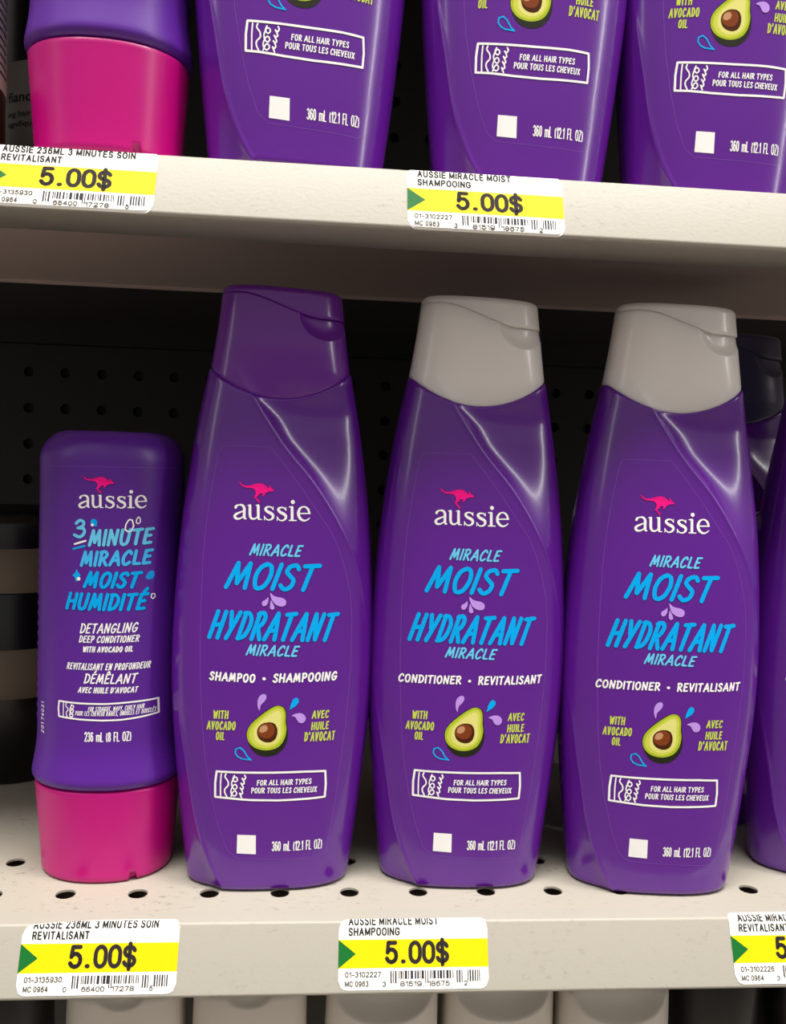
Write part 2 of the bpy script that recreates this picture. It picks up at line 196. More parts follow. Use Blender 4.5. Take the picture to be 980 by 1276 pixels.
TUBE_ART = [
('P','P',[(-5.71,149.28),(-5.56,149.6),(-4.98,148.92),(-4.12,148.45),(-2.71,148.41),(-1.47,148.75),(-0.25,149.14),(0.98,149.24),(1.9,149.03),(2.67,148.47),(3.28,148.01),(3.8,147.91),(3.52,148.61),(3.78,148.79),(4.28,147.98),(5.1,147.27),(5.31,147.04),(4.81,146.91),(3.9,146.91),(3.15,146.65),(2.49,146.22),(2.31,145.75),(1.8,145.38),(1.46,145.54),(1.73,145.96),(1.48,146.28),(0.87,146.26),(0.27,145.45),(-0.34,145.05),(0.12,144.56),(0.93,143.7),(0.69,143.4),(0.29,143.62),(-0.43,144.54),(-1.02,145.03),(-0.66,145.63),(-0.46,146.52),(-0.84,147.24),(-1.3,147.66),(-2.39,147.78),(-3.64,147.82),(-4.59,148.14),(-5.29,148.7)]),
('V','W',[(-6.61,141.57,0.384),(-6.4,142.03,0.352),(-5.58,142.44,0.224),(-4.58,142.42,0.352),(-3.91,141.68,0.416),(-3.86,140.25,0.432),(-3.85,139.05,0.416),(-3.65,138.47,0.32),(-3.22,138.37,0.16)]),
('V','W',[(-3.9,140.79,0.16),(-5.08,140.26,0.256),(-6.33,139.64,0.352),(-6.87,138.94,0.416),(-6.41,138.28,0.384),(-5.37,138.26,0.256),(-4.44,138.78,0.192),(-3.88,139.35,0.16)]),
('V','W',[(-2.78,142.47,0.128),(-2.29,142.47,0.224)]),
('V','W',[(-2.1,142.46,0.432),(-2.08,140.96,0.432),(-2.03,139.47,0.416),(-1.65,138.65,0.352),(-0.89,138.46,0.288),(-0.13,138.8,0.208),(0.47,139.62,0.16)]),
('V','W',[(-0.24,142.63,0.128),(0.22,142.63,0.224)]),
('V','W',[(0.46,142.55,0.432),(0.49,140.52,0.432),(0.54,138.87,0.416)]),
('V','W',[(0.55,138.42,0.192),(1.52,138.42,0.128)]),
('V','W',[(5.0,142.48,0.112),(5.04,141.49,0.112)]),
('V','W',[(4.95,141.67,0.144),(4.49,142.24,0.208),(3.75,142.41,0.224),(3.0,142.16,0.32),(2.71,141.6,0.4),(3.32,140.92,0.448),(4.37,140.44,0.48),(5.01,139.81,0.416),(4.84,138.96,0.352),(3.95,138.4,0.224),(3.05,138.56,0.192),(2.5,139.22,0.144)]),
('V','W',[(2.38,139.52,0.128),(2.39,138.35,0.128)]),
('V','W',[(8.82,142.47,0.112),(8.86,141.51,0.112)]),
('V','W',[(8.77,141.65,0.144),(8.33,142.24,0.208),(7.59,142.41,0.224),(6.86,142.16,0.32),(6.58,141.61,0.4),(7.18,140.91,0.448),(8.21,140.42,0.48),(8.83,139.79,0.416),(8.67,138.94,0.352),(7.8,138.39,0.224),(6.92,138.55,0.192),(6.38,139.22,0.144)]),
('V','W',[(6.25,139.51,0.128),(6.27,138.34,0.128)]),
('V','W',[(9.78,142.64,0.144),(10.3,142.69,0.224)]),
('V','W',[(10.64,142.56,0.432),(10.67,140.75,0.432),(10.7,138.75,0.432)]),
('V','W',[(9.84,138.54,0.176),(11.91,138.56,0.176)]),
('V','W',[(10.82,144.25,0.64),(10.85,144.2,0.64)]),
('V','W',[(12.45,140.76,0.208),(15.86,140.88,0.192)]),
('V','W',[(15.67,140.93,0.32),(15.37,141.99,0.352),(14.68,142.72,0.272),(13.92,142.88,0.224),(13.08,142.42,0.32),(12.58,141.43,0.416),(12.54,140.37,0.448),(13.04,139.27,0.416),(13.99,138.63,0.32),(14.97,138.78,0.224),(15.74,139.47,0.144)]),
('T','MINUTE','M','L',(-3.75,124.26),(18.79,125.24),6.32,0.14,0.56),
('T','MIRACLE','M','L2',(-6.53,116.97),(18.65,117.91),5.9,0.16,0.56),
('T','MOIST','M','B',(-5.36,109.4),(15.23,109.36),6.35,0.28,0.6),
('T','HUMIDITÉ','M','B',(-11.77,101.35),(17.5,101.23),6.65,0.22,0.6),
('T','3','M','L',(-9.4,127.02),(-4.07,127.25),7.0,0.05,0.56),
('S','W',[(-8.4,125.09),(-4.49,126.41)],0.33,0,1),
('S','B',[(-8.88,123.32),(-4.81,124.54)],0.35,0,1),
('P','B',[(-2.86,133.03),(-2.67,133.85),(-1.87,134.29),(-0.87,134.07),(-0.46,133.19),(-0.68,131.63),(-1.64,131.76),(-2.52,132.23)]),
('P','W',[(-1.65,132.14),(-1.8,131.75),(-2.18,131.58),(-2.56,131.72),(-2.72,132.1),(-2.57,132.49),(-2.19,132.66),(-1.81,132.52)]),
('S','W',[(10.46,134.32),(11.33,134.12),(11.84,132.06),(11.19,130.33),(10.0,129.92),(9.07,130.74),(9.28,132.47),(9.94,133.79)],0.24,1,0),
('S','W',[(13.43,135.27),(13.96,134.52),(13.98,133.49),(13.32,132.71),(12.65,133.21),(12.78,134.45)],0.17,1,0),
('P','B',[(-7.53,116.31),(-7.05,115.06),(-6.04,114.0),(-6.86,113.01),(-7.68,111.37),(-8.12,112.95),(-9.03,113.93),(-7.98,115.01)]),
('P','W',[(-6.11,112.76),(-6.31,112.26),(-6.8,112.03),(-7.31,112.21),(-7.53,112.69),(-7.32,113.2),(-6.82,113.43),(-6.32,113.25)]),
('P','B2L',[(15.83,113.19),(16.6,114.81),(17.68,115.74),(18.61,115.37),(18.78,113.88),(18.15,112.6),(17.0,112.36)]),
('S','W',[(18.02,107.14),(18.88,107.13),(19.11,106.05),(18.48,105.32),(17.83,105.81)],0.16,1,0),
('T','DETANGLING','M','W',(-6.34,93.02),(14.23,93.45),3.78,0.2,0.24),
('T','DEEP CONDITIONER','M','W',(-6.56,89.73),(14.7,89.88),2.68,0.2,0.2),
('T','WITH AVOCADO OIL','M','W',(-5.12,86.34),(12.56,86.39),2.25,0.15,0.2),
('T','REVITALISANT EN PROFONDEUR','M','W',(-10.97,79.88),(18.45,79.89),2.57,0.2,0.18),
('T','DÉMÊLANT','M','W',(-4.69,74.94),(14.22,74.73),3.81,0.22,0.25),
('T',"AVEC HUILE D'AVOCAT",'M','W',(-6.62,71.54),(14.35,71.36),2.28,0.2,0.19),
('T','FOR STRAIGHT, WAVY, CURLY HAIR','M','W',(-2.92,64.82),(16.51,65.18),1.77,0.15,0.1),
('T','POUR LES CHEVEUX RAIDES, ONDULÉS ET BOUCLÉS','M','W',(-7.55,63.18),(20.2,63.23),1.76,0.15,0.1),
('T','236 mL (8 FL OZ)','I','W',(-4.01,53.79),(12.17,53.64),3.6,0,0),
('T','(L)53235395CA','I','F',(-9.89,45.14),(6.73,44.6),2.51,0,0),
('S','W',[(-13.63,67.93),(-5.46,67.72),(2.88,67.65),(12.17,67.96),(20.65,68.01),(20.85,62.62),(14.82,62.1),(8.77,61.68),(2.51,61.61),(-5.38,61.84),(-13.66,62.29),(-13.91,65.24)],0.31,1,0),
('S','W',[(-11.95,67.52),(-11.99,62.52)],0.16,0,1),
('S','W',[(-10.83,67.46),(-11.02,66.48),(-10.1,65.23),(-10.79,63.96),(-10.47,62.41)],0.17,0,1),
('S','W',[(-8.83,67.07),(-9.21,65.79),(-8.42,65.67),(-8.04,66.56),(-8.83,66.78),(-9.4,65.3),(-9.29,64.25),(-8.5,64.03),(-8.12,65.02),(-8.91,65.05),(-9.48,63.61),(-9.27,62.62),(-8.48,62.69),(-8.3,63.47),(-8.99,63.51)],0.19,0,1),
('S','E',[(-19.42,152.55),(-3.92,152.74),(12.35,152.96),(24.17,152.87)],0.08,0,1)]
# ================================================================ materials (procedural)
def srgb(r, g, b):
    f = lambda c: (c/255/12.92) if c/255 <= .04045 else ((c/255+.055)/1.055)**2.4
    return (f(r), f(g), f(b), 1)
MATS = {}
def mat(name, c, rough=.5, spec=.5, coat=0, metal=0, noise=None, bump=None, sss=0):
    if name in MATS: return MATS[name]
    m = bpy.data.materials.new(name); m.use_nodes = True; nt = m.node_tree; b = nt.nodes['Principled BSDF']
    b.inputs['Base Color'].default_value = c; b.inputs['Roughness'].default_value = rough
    b.inputs['Specular IOR Level'].default_value = spec; b.inputs['Metallic'].default_value = metal
    b.inputs['Coat Weight'].default_value = coat; b.inputs['Coat Roughness'].default_value = .14
    if sss:
        b.inputs['Subsurface Weight'].default_value = sss; b.inputs['Subsurface Radius'].default_value = (1, .9, .85); b.inputs['Subsurface Scale'].default_value = .012
    tc = nt.nodes.new('ShaderNodeTexCoord')
    if noise:                                   # (scale, second colour, low, high)
        n = nt.nodes.new('ShaderNodeTexNoise'); n.inputs['Scale'].default_value = noise[0]; n.inputs['Detail'].default_value = 6
        r = nt.nodes.new('ShaderNodeValToRGB'); r.color_ramp.elements[0].position = noise[2]; r.color_ramp.elements[1].position = noise[3]
        r.color_ramp.elements[0].color = noise[1]; r.color_ramp.elements[1].color = c
        nt.links.new(tc.outputs['Object'], n.inputs['Vector']); nt.links.new(n.outputs['Fac'], r.inputs['Fac']); nt.links.new(r.outputs['Color'], b.inputs['Base Color'])
    if bump:                                    # (scale, strength, distance)
        n = nt.nodes.new('ShaderNodeTexNoise'); n.inputs['Scale'].default_value = bump[0]; n.inputs['Detail'].default_value = 4
        p = nt.nodes.new('ShaderNodeBump'); p.inputs['Strength'].default_value = bump[1]; p.inputs['Distance'].default_value = bump[2]
        nt.links.new(tc.outputs['Object'], n.inputs['Vector']); nt.links.new(n.outputs['Fac'], p.inputs['Height']); nt.links.new(p.outputs['Normal'], b.inputs['Normal'])
    MATS[name] = m; return m
def shelf_paint(name, c, scuff):
    m = mat(name, c, .40, .34, 0, 0, None, (800, .14, .0004)); nt = m.node_tree; b = nt.nodes['Principled BSDF']
    tc = nt.nodes.new('ShaderNodeTexCoord'); mp = nt.nodes.new('ShaderNodeMapping'); mp.inputs['Scale'].default_value = (260, 480, 480); mp.inputs['Rotation'].default_value = (0,0,.5)
    n = nt.nodes.new('ShaderNodeTexNoise'); n.inputs['Scale'].default_value = 1; n.inputs['Detail'].default_value = 8; n.inputs['Roughness'].default_value = .65
    n2 = nt.nodes.new('ShaderNodeTexNoise'); n2.inputs['Scale'].default_value = 38; n2.inputs['Detail'].default_value = 3
    r = nt.nodes.new('ShaderNodeValToRGB'); r.color_ramp.elements[0].position = .56; r.color_ramp.elements[1].position = .70
    r.color_ramp.elements[0].color = (0,0,0,1); r.color_ramp.elements[1].color = (scuff,)*3+(1,)
    r2 = nt.nodes.new('ShaderNodeValToRGB'); r2.color_ramp.elements[0].position = .40; r2.color_ramp.elements[1].position = .68
    mu = nt.nodes.new('ShaderNodeMath'); mu.operation = 'MULTIPLY'
    mx = nt.nodes.new('ShaderNodeMixRGB'); mx.inputs[1].default_value = c; mx.inputs[2].default_value = srgb(96,88,78)
    nt.links.new(tc.outputs['Object'], mp.inputs[0]); nt.links.new(mp.outputs[0], n.inputs['Vector']); nt.links.new(tc.outputs['Object'], n2.inputs['Vector'])
    nt.links.new(n.outputs['Fac'], r.inputs[0]); nt.links.new(n2.outputs['Fac'], r2.inputs[0]); nt.links.new(r.outputs[0], mu.inputs[0]); nt.links.new(r2.outputs[0], mu.inputs[1])
    nt.links.new(mu.outputs[0], mx.inputs[0]); nt.links.new(mx.outputs[0], b.inputs['Base Color']); return m
M_SHELF = shelf_paint('shelf_enamel', srgb(172,166,153), .85)
M_RAIL = shelf_paint('rail_enamel', srgb(170,165,153), .25)
M_UNDER = mat('underside_enamel', srgb(186,168,162), .5)
M_SHADED_PAN = mat('shaded_pan_enamel', srgb(62,58,58), .5)  # shade under the rear of the shelf, put into a darker colour
M_BLACK = mat('black_paint', srgb(14,13,14), .6)
M_PEG = mat('pegboard_paint', srgb(36,33,33), .55, .4, 0, 0, None, (300,.1,.0003))
M_FLOOR = mat('floor_vinyl', srgb(150,140,128), .5, .5, 0, 0, (3, srgb(120,112,104), .3, .7))
M_PURPLE = mat('purple_plastic', srgb(94,23,144), .23, .5, .5, 0, None, (420,.06,.0004))
M_PURPLE_CAP = mat('purple_cap_plastic', srgb(106,32,150), .22, .5, .25)
M_TUBE = mat('purple_satin_plastic', srgb(88,30,144), .36, .5, .0)
M_PINK = mat('magenta_plastic', srgb(198,4,124), .32, .5, .0)
M_PEARL = mat('pearl_plastic', srgb(243,236,232), .28, .6, .3, .0, None, None, .55)
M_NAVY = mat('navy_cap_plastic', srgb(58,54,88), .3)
M_CREAM = mat('cream_plastic', srgb(224,216,204), .42)
INK = {'N2': mat('black_ink', srgb(22,20,20), .6, .12), 'W': mat('white_ink', srgb(252,250,247), .6, .12), 'B': mat('blue_ink', srgb(0,172,246), .6, .12), 'L': mat('light_blue_ink', srgb(110,206,248), .6, .12),
       'L2': mat('sky_blue_ink', srgb(72,188,250), .6, .12), 'B2L': mat('mid_blue_ink', srgb(24,158,236), .6, .12),
       'G': mat('lime_ink', srgb(205,220,80), .6, .12), 'P': mat('pink_ink', srgb(250,22,140), .6, .12), 'V': mat('lavender_ink', srgb(194,150,236), .6, .12),
       'N': mat('navy_ink', srgb(38,20,92), .6, .12), 'E': mat('label_edge_film', srgb(124,70,172), .3, .5), 'F': mat('faint_lilac_ink', srgb(140,96,190), .4, .4),
       'SK': mat('avocado_skin_ink', srgb(34,36,22), .6, .2), 'F1': mat('avocado_rim_ink', srgb(170,190,40), .6, .12), 'F2': mat('avocado_flesh_ink', srgb(208,212,78), .6, .12), 'F3': mat('avocado_pale_ink', srgb(228,224,130), .6, .12),
       'B1': mat('stone_dark_ink', srgb(74,34,14), .6, .12), 'B2': mat('stone_ink', srgb(128,62,26), .6, .12), 'B3': mat('stone_light_ink', srgb(196,146,108), .6, .12),
       'K': mat('grey_black_ink', srgb(44,42,42), .6, .1), 'K2': mat('barcode_ink', srgb(52,48,60), .6, .1), 'Y': mat('yellow_ink', srgb(246,204,0), .55, .2), 'GR': mat('green_ink', srgb(18,104,40), .55, .2),
       'H': mat('grey_ink', srgb(84,80,76), .6, .1)}
M_PAPER = mat('tag_paper', srgb(250,246,238), .5, .35)
# ================================================================ helpers
def mesh(name, verts, faces, mats, idx=None, smooth=True):
    me = bpy.data.meshes.new(name); me.from_pydata([tuple(v) for v in verts], [], faces)
    for m in mats: me.materials.append(m)
    if idx is not None: me.polygons.foreach_set('material_index', idx)
    me.polygons.foreach_set('use_smooth', [smooth]*len(me.polygons)); me.update(); return me
def obj(name, me, parent=None, loc=None):
    o = bpy.data.objects.new(name, me); col.objects.link(o)
    if parent: o.parent = parent
    if loc: o.location = loc
    return o
def thing(name, label, cat, loc=(0,0,0), rz=0, group=None):
    o = bpy.data.objects.new(name, None); col.objects.link(o); o.location = loc; o.rotation_euler = (0,0,rz); o.empty_display_size = .01
    o['label'] = label; o['category'] = cat
    if group: o['group'] = group
    return o
def tag(o, label, cat, group=None):
    o['label'] = label; o['category'] = cat
    if group: o['group'] = group
def struct(name, me): o = obj(name, me); o['kind'] = 'structure'; return o
def rings(rows, close_first=False, close_last=False):
    """rows: list of equal-length closed rings of points"""
    n = len(rows[0]); V = [p for r in rows for p in r]; F = []
    for j in range(len(rows)-1):
        a = j*n; b = a+n
        F += [(a+i, a+(i+1) % n, b+(i+1) % n, b+i) for i in range(n)]
    if close_first: F.append(tuple(range(n-1, -1, -1)))
    if close_last: F.append(tuple(range(len(V)-n, len(V))))
    return V, F
def unit_curve(n, nexp, a, b):
    """superellipse, n points, equal arc length for half-axes a, b; starts at the left end and runs along the front"""
    t = np.linspace(0, 2*np.pi, 40001)
    x = -np.sign(np.cos(t))*np.abs(np.cos(t))**(2/nexp); y = -np.sign(np.sin(t))*np.abs(np.sin(t))**(2/nexp)
    s = np.concatenate([[0], np.cumsum(np.hypot(np.diff(x)*a, np.diff(y)*b))]); q = np.linspace(0, s[-1], n, endpoint=False)
    return np.interp(q, s, x), np.interp(q, s, y)
def pts(x, y, z): return np.stack(np.broadcast_arrays(x, y, z), -1).tolist()
# ================================================================ tall bottle: body, cap, flip lid
UX, UY = unit_curve(440, NEXP, 37, 18.5)
FRONT = UY <= 0
def ring_xy(z, inset=0.0, scoop=None):
    """ring at heights z (array per column); both faces carry the same creases, turned by half a turn"""
    a = half_w(z)-inset; b = half_d(z)-inset; x = UX*a
    s = np.where(FRONT, 1, -1); k, bead = carve(x*s, z)
    y = UY*b*(1-k)-s*bead*(np.abs(UX) < .995)
    if scoop is not None:
        cx, cz, R, d = scoop; r = np.hypot(x-cx, z-cz)/R
        y = np.where(FRONT & (r < 1), y+d*(1-np.minimum(r, 1)**5), y)
    return x, y
ZSEAM = .1794+.0103*UX**2
ZLID = .2126-.0041*np.sin(np.clip((UX+.05)/.75, -1, 1)*np.pi/2)
one = np.ones_like(UX)
rows = []
for q in np.linspace(0, 1, 6):                                   # rounded foot
    a = q*np.pi/2; z = one*.0022*(1-np.cos(a)); x, y = ring_xy(z, .0022*(1-np.sin(a))); rows.append(pts(x, y, z))
for t in np.linspace(0, 1, 231)[1:]:
    z = .0022+t*(ZSEAM-.0009-.0022); x, y = ring_xy(z); rows.append(pts(x, y, z))
for dz, ins in ((.0004,.00012),(.0007,.0004),(.0009,.0009),(.0009,.004)):
    z = ZSEAM-.0009+dz; x, y = ring_xy(z, ins); rows.append(pts(x, y, z))
ME_BODY = mesh('bottle_body', *rings(rows, True, True), [M_PURPLE])
SCOOP = (.0157, .2107, .0100, .0024)
rows = []
for dz, ins in ((-.0004,.004),(-.0004,.0011),(.0002,.0007),(.0008,.0005)):
    z = ZSEAM+dz; x, y = ring_xy(z, ins); rows.append(pts(x, y, z))
z0 = ZSEAM+.0008; z1 = ZLID-.0002
for t in np.linspace(0, 1, 60)[1:]:
    z = z0+t*(z1-z0); x, y = ring_xy(z, .0005*(1-t), SCOOP); rows.append(pts(x, y, z))
for dz, ins in ((.0001,.0002),(.0001,.0045)):
    z = z1+dz; x, y = ring_xy(z, ins, SCOOP); rows.append(pts(x, y, z))
CAP_GEO = rings(rows, True, True)
rows = []
ZT = .2196; zt = one*ZT-.0006*(UX+1)
for dz, ins in ((0,.003),(0,.0002),(.0003,.0)):
    z = ZLID+dz; x, y = ring_xy(z, ins); rows.append(pts(x, y, z))
RR = .0024
for t in np.linspace(0, 1, 8)[1:]:
    z = ZLID+.0003+t*np.maximum(zt-RR-ZLID-.0003, .0002); x, y = ring_xy(z); rows.append(pts(x, y, z))
zb = z
for q in np.linspace(0, 1, 9)[1:]:
    a = q*np.pi/2; z = zb+(zt-zb)*np.sin(a); x, y = ring_xy(zb, RR*(1-np.cos(a))); rows.append(pts(x, y, z))
for s in (.8,.55,.3,.08):
    rows.append(pts(x*s, y*s, z*s+(1-s)*(ZT-.0003)))
LID_GEO = rings(rows, True, True)
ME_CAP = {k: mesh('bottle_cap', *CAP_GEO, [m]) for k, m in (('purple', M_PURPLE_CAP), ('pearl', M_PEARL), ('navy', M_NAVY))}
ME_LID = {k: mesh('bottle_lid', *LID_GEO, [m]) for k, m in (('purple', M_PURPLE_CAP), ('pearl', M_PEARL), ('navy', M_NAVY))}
# ================================================================ printing (strokes, filled shapes) draped on a surface
FONT_CACHE = {}
def type_mesh(text, bold=.012):
    """outline type as flat triangles: points in em units and faces"""
    if (text, bold) in FONT_CACHE: return FONT_CACHE[text, bold]
    c = bpy.data.curves.new('type', 'FONT'); c.body = text; c.size = 1; c.offset = bold; c.resolution_u = 3; c.fill_mode = 'FRONT' if hasattr(c, 'fill_mode') else c.fill_mode
    o = bpy.data.objects.new('type', c); me = o.to_mesh()
    V = [(v.co.x, v.co.y) for v in me.vertices]; F = [tuple(p.vertices) for p in me.polygons]
    o.to_mesh_clear(); bpy.data.objects.remove(o); bpy.data.curves.remove(c)
    FONT_CACHE[text, bold] = (V, F); return V, F
class Print:
    def __init__(s, drape, step=.7): s.V = []; s.F = []; s.I = []; s.mats = []; s.drape = drape; s.step = step
    def slot(s, k):
        if k not in s.mats: s.mats.append(k)
        return s.mats.index(k)
    def add(s, pts2, faces, k, off):
        b = len(s.V); s.n = (getattr(s, 'n', 0)+1) % 12; off += s.n*.0012; s.V += [s.drape(x, y, off) for x, y in pts2]; i = s.slot(k)
        for f in faces: s.F.append(tuple(b+j for j in f)); s.I.append(i)
    def disc(s, p, r, k, off, n=10):
        s.add([p]+[(p[0]+r*math.cos(2*math.pi*i/n), p[1]+r*math.sin(2*math.pi*i/n)) for i in range(n)], [(0, 1+i, 1+(i+1) % n) for i in range(n)], k, off)
    def ribbon(s, P, hw, k, off, closed=False):
        """P: list of points; hw: half-width or list of them"""
        if not isinstance(hw, (list, tuple)): hw = [hw]*len(P)
        P = [Vector(p) for p in P]; n = len(P)
        if n < 2: return
        for i in range(n):                                       # corners and ends get a round joint
            if closed or 0 < i < n-1:
                a = (P[i]-P[i-1]); b = (P[(i+1) % n]-P[i])
                if a.length < 1e-9 or b.length < 1e-9 or a.angle(b) > .35: s.disc(P[i], hw[i], k, off)
            else: s.disc(P[i], hw[i], k, off)
        m = n if closed else n-1
        for i in range(m):
            a, b = P[i], P[(i+1) % n]; d = b-a
            if d.length < 1e-9: continue
            def nrm(j, d):
                if closed or 0 < j < n-1:
                    e = (P[j]-P[j-1]).normalized()+(P[(j+1) % n]-P[j]).normalized()
                    if (P[j]-P[j-1]).length > 1e-9 and (P[(j+1) % n]-P[j]).length > 1e-9 and (P[j]-P[j-1]).angle(P[(j+1) % n]-P[j]) <= .35 and e.length > .1: d = e
                d = d.normalized(); return Vector((-d.y, d.x))
            na = nrm(i, d)*hw[i]; nb = nrm((i+1) % n, d)*hw[(i+1) % n]; q = max(1, int(math.ceil(d.length/s.step)))
            L = []; 
            for j in range(q+1):
                t = j/q; c = a.lerp(b, t); v = na.lerp(nb, t); L += [c+v, c-v]
            s.add([tuple(v) for v in L], [(2*j, 2*j+1, 2*j+3, 2*j+2) for j in range(q)], k, off)
    def fill(s, P, k, off):
        n = len(P); tri = tessellate_polygon([[Vector((x, y, 0)) for x, y in P]]); s.add(P, [tuple(t) for t in tri], k, off)
    def fill_round(s, P, k, off):                                # star-shaped area with inner rings
        n = len(P); cx = sum(p[0] for p in P)/n; cy = sum(p[1] for p in P)/n; V = [(cx, cy)]; F = []
        for r in (.25,.5,.75,1): V += [(cx+(x-cx)*r, cy+(y-cy)*r) for x, y in P]
        F += [(0, 1+i, 1+(i+1) % n) for i in range(n)]
        for r in range(3):
            a = 1+r*n; b = a+n; F += [(a+i, b+i, b+(i+1) % n, a+(i+1) % n) for i in range(n)]
        s.add(V, F, k, off)
    def marker(s, text, p0, p1, h, shear, w, k, off, grow=0, shift=(0,0)):
        hs = h-2*w; W = p1[0]-p0[0]; gap = (1.55 if w > .5 else 1.9)*w+.03*h; sp = .30*h+2*w
        adv = sum(GL[c][0] for c in text if c not in ' •'); ns = text.count(' '); ng = len(text)-1-2*ns
        sx = (W-2*w-max(shear, 0)*hs-ng*gap-ns*sp)/adv
        x = p0[0]+w
        for c in text:
            if c == ' ': x += sp-gap; continue
            aw, S = GL[c]
            for st in S:
                sm = st[0] == 'c'; q = list(st[1:] if sm else st)
                Q = [(x+u*sx+shear*v*hs, v*hs) for u, v in q]
                if sm: Q = spline2(Q)
                Q = [(u+shift[0], v+w+p0[1]+(p1[1]-p0[1])*(u-p0[0])/W+shift[1]) for u, v in Q]
                s.ribbon(Q, w+grow, k, off)
            x += aw*sx+gap
    def typed(s, text, p0, p1, h, k, off, bold=.012, clip=None, rot=0):
        V, F = type_mesh(text, bold); xs = [v[0] for v in V]; x0 = min(xs); W = max(xs)-x0
        sx = (p1[0]-p0[0])/W; sy = h/.727
        Q = [(p0[0]+(x-x0)*sx, p0[1]+y*sy+(p1[1]-p0[1])*(x-x0)/W) for x, y in V]
        if clip:                                                 # keep what lies under the line clip(x)
            bm = bmesh.new(); vs = [bm.verts.new((x, y, 0)) for x, y in Q]
            for f in F:
                try: bm.faces.new([vs[i] for i in f])
                except ValueError: pass
            x_a, x_b = p0[0], p1[0]; d = Vector((x_b-x_a, clip(x_b)-clip(x_a), 0)); nn = Vector((-d.y, d.x, 0)).normalized()
            bmesh.ops.bisect_plane(bm, geom=bm.verts[:]+bm.edges[:]+bm.faces[:], plane_co=(x_a, clip(x_a), 0), plane_no=nn, clear_outer=True)
            bm.verts.index_update(); Q = [(v.co.x, v.co.y) for v in bm.verts]; F = [tuple(v.index for v in f.verts) for f in bm.faces]; bm.free()
        s.add(Q, F, k, off)
    def sans(s, text, p0, p1, h, w, k, off, clip=None, turn=None):
        hs = h-2*w; W = p1[0]-p0[0]; gap = 2*w+(.10 if h < 3 else .01)*h; sp = (.42 if h < 3 else .26)*h+2*w
        adv = sum(GS[c][0] for c in text if c != ' '); ns = text.count(' '); ng = len(text)-1-2*ns
        sx = (W-2*w-ng*gap-ns*sp)/max(adv, .01)
        if sx < .3*hs: gap = max(1.6*w, (W-2*w-ns*sp-.42*hs*adv)/max(ng, 1)); sx = (W-2*w-ng*gap-ns*sp)/max(adv, .01)
        x = p0[0]+w
        for c in text:
            if c == ' ': x += sp-gap; continue
            aw, S = GS[c]
            for st in S:
                Q = [(x+u*sx, v*hs+w+p0[1]+(p1[1]-p0[1])*(x+u*sx-p0[0])/max(W, .01)) for u, v in st]
                if turn: Q = [turn(*q) for q in Q]
                if clip:
                    R = []; runs = []
                    for i, q in enumerate(Q):
                        ins = q[1] <= clip(q[0])
                        if i and ins != pin:
                            a, b = Q[i-1], q; da = clip(a[0])-a[1]; db = clip(b[0])-b[1]; t = da/(da-db); m = (a[0]+(b[0]-a[0])*t, a[1]+(b[1]-a[1])*t)
                            R.append(m)
                            if not ins: runs.append(R); R = []
                        if ins: R.append(q)
                        pin = ins
                    if R: runs.append(R)
                else: runs = [Q]
                for R in runs: s.ribbon(R, w, k, off)
            x += aw*sx+gap
    def build(s, name): return mesh(name, s.V, s.F, [INK[k] for k in s.mats], s.I, False)
def spline2(P, closed=False, step=5):
    n = len(P)
    if n < 3: return P
    out = []
    g = (lambda i: P[i % n]) if closed else (lambda i: P[max(0, min(n-1, i))])
    for i in range(n if closed else n-1):
        a, b, c, d = g(i-1), g(i), g(i+1), g(i+2)
        for j in range(step):
            t = j/step
            out.append(tuple(.5*(2*b[q]+(c[q]-a[q])*t+(2*a[q]-5*b[q]+4*c[q]-d[q])*t*t+(3*b[q]-a[q]-3*c[q]+d[q])*t**3) for q in range(len(b))))
    if not closed: out.append(tuple(P[-1]))
    return out
def run_art(P, art):
    lay = 0
    for e in art:
        if e[0] == 'T':
            _, t, st, c, p0, p1, h, sh, w = e
            if st == 'M':
                if w > .3 and c in ('B','L','L2'): P.marker(t, p0, p1, h, sh, w, 'N', .05, .10, (.08,-.08))
                P.marker(t, p0, p1, h, sh, w, c, .13)
            else: P.sans(t, p0, p1, h, .19 if c == 'W' else .10, c, .10)
        elif e[0] == 'S':
            _, c, q, w, cl, sm = e; q = spline2(q, cl) if sm and len(q) > 2 else q
            P.ribbon(q, w, c, .05 if c == 'E' else .13, bool(cl))
        elif e[0] == 'V':
            q = spline2(e[2]) if len(e[2]) > 2 else e[2]
            P.ribbon([(a, b) for a, b, _ in q], [w for _, _, w in q], e[1], .10)
        elif e[0] == 'P':
            lay += 1; q = e[2]
            if len(q) > 30:
                P.ribbon([(x+.06, y-.06) for x, y in q], .10, 'N', .05, True); P.fill(q, e[1], .17)
            else: P.fill_round(spline2(q, True, 3) if len(q) > 8 else q, e[1], .08+.006*lay)
        elif e[0] == 'Q':
            a, b, c, d = e[2]; n = 8; V = []; L = lambda p, q, t: (p[0]+(q[0]-p[0])*t, p[1]+(q[1]-p[1])*t)
            for j in range(n+1):
                for i in range(n+1): V.append(L(L(a, b, i/n), L(d, c, i/n), j/n))
            P.add(V, [(j*(n+1)+i, j*(n+1)+i+1, (j+1)*(n+1)+i+1, (j+1)*(n+1)+i) for j in range(n) for i in range(n)], e[1], .10)
def drape_bottle(x, z, off): return (x/1000, float(front_y(x/1000, z/1000))-off/1000, z/1000)
def drape_tube(x, z, off): return (x/1000, float(tube_f(x/1000, z/1000))-off/1000, z/1000)
ME_LABEL = {}
for k, line in (('shampoo', SHAMPOO_LINE), ('conditioner', CONDITIONER_LINE)):
    P = Print(drape_bottle); run_art(P, BOTTLE_ART+line); ME_LABEL[k] = P.build('bottle_label')
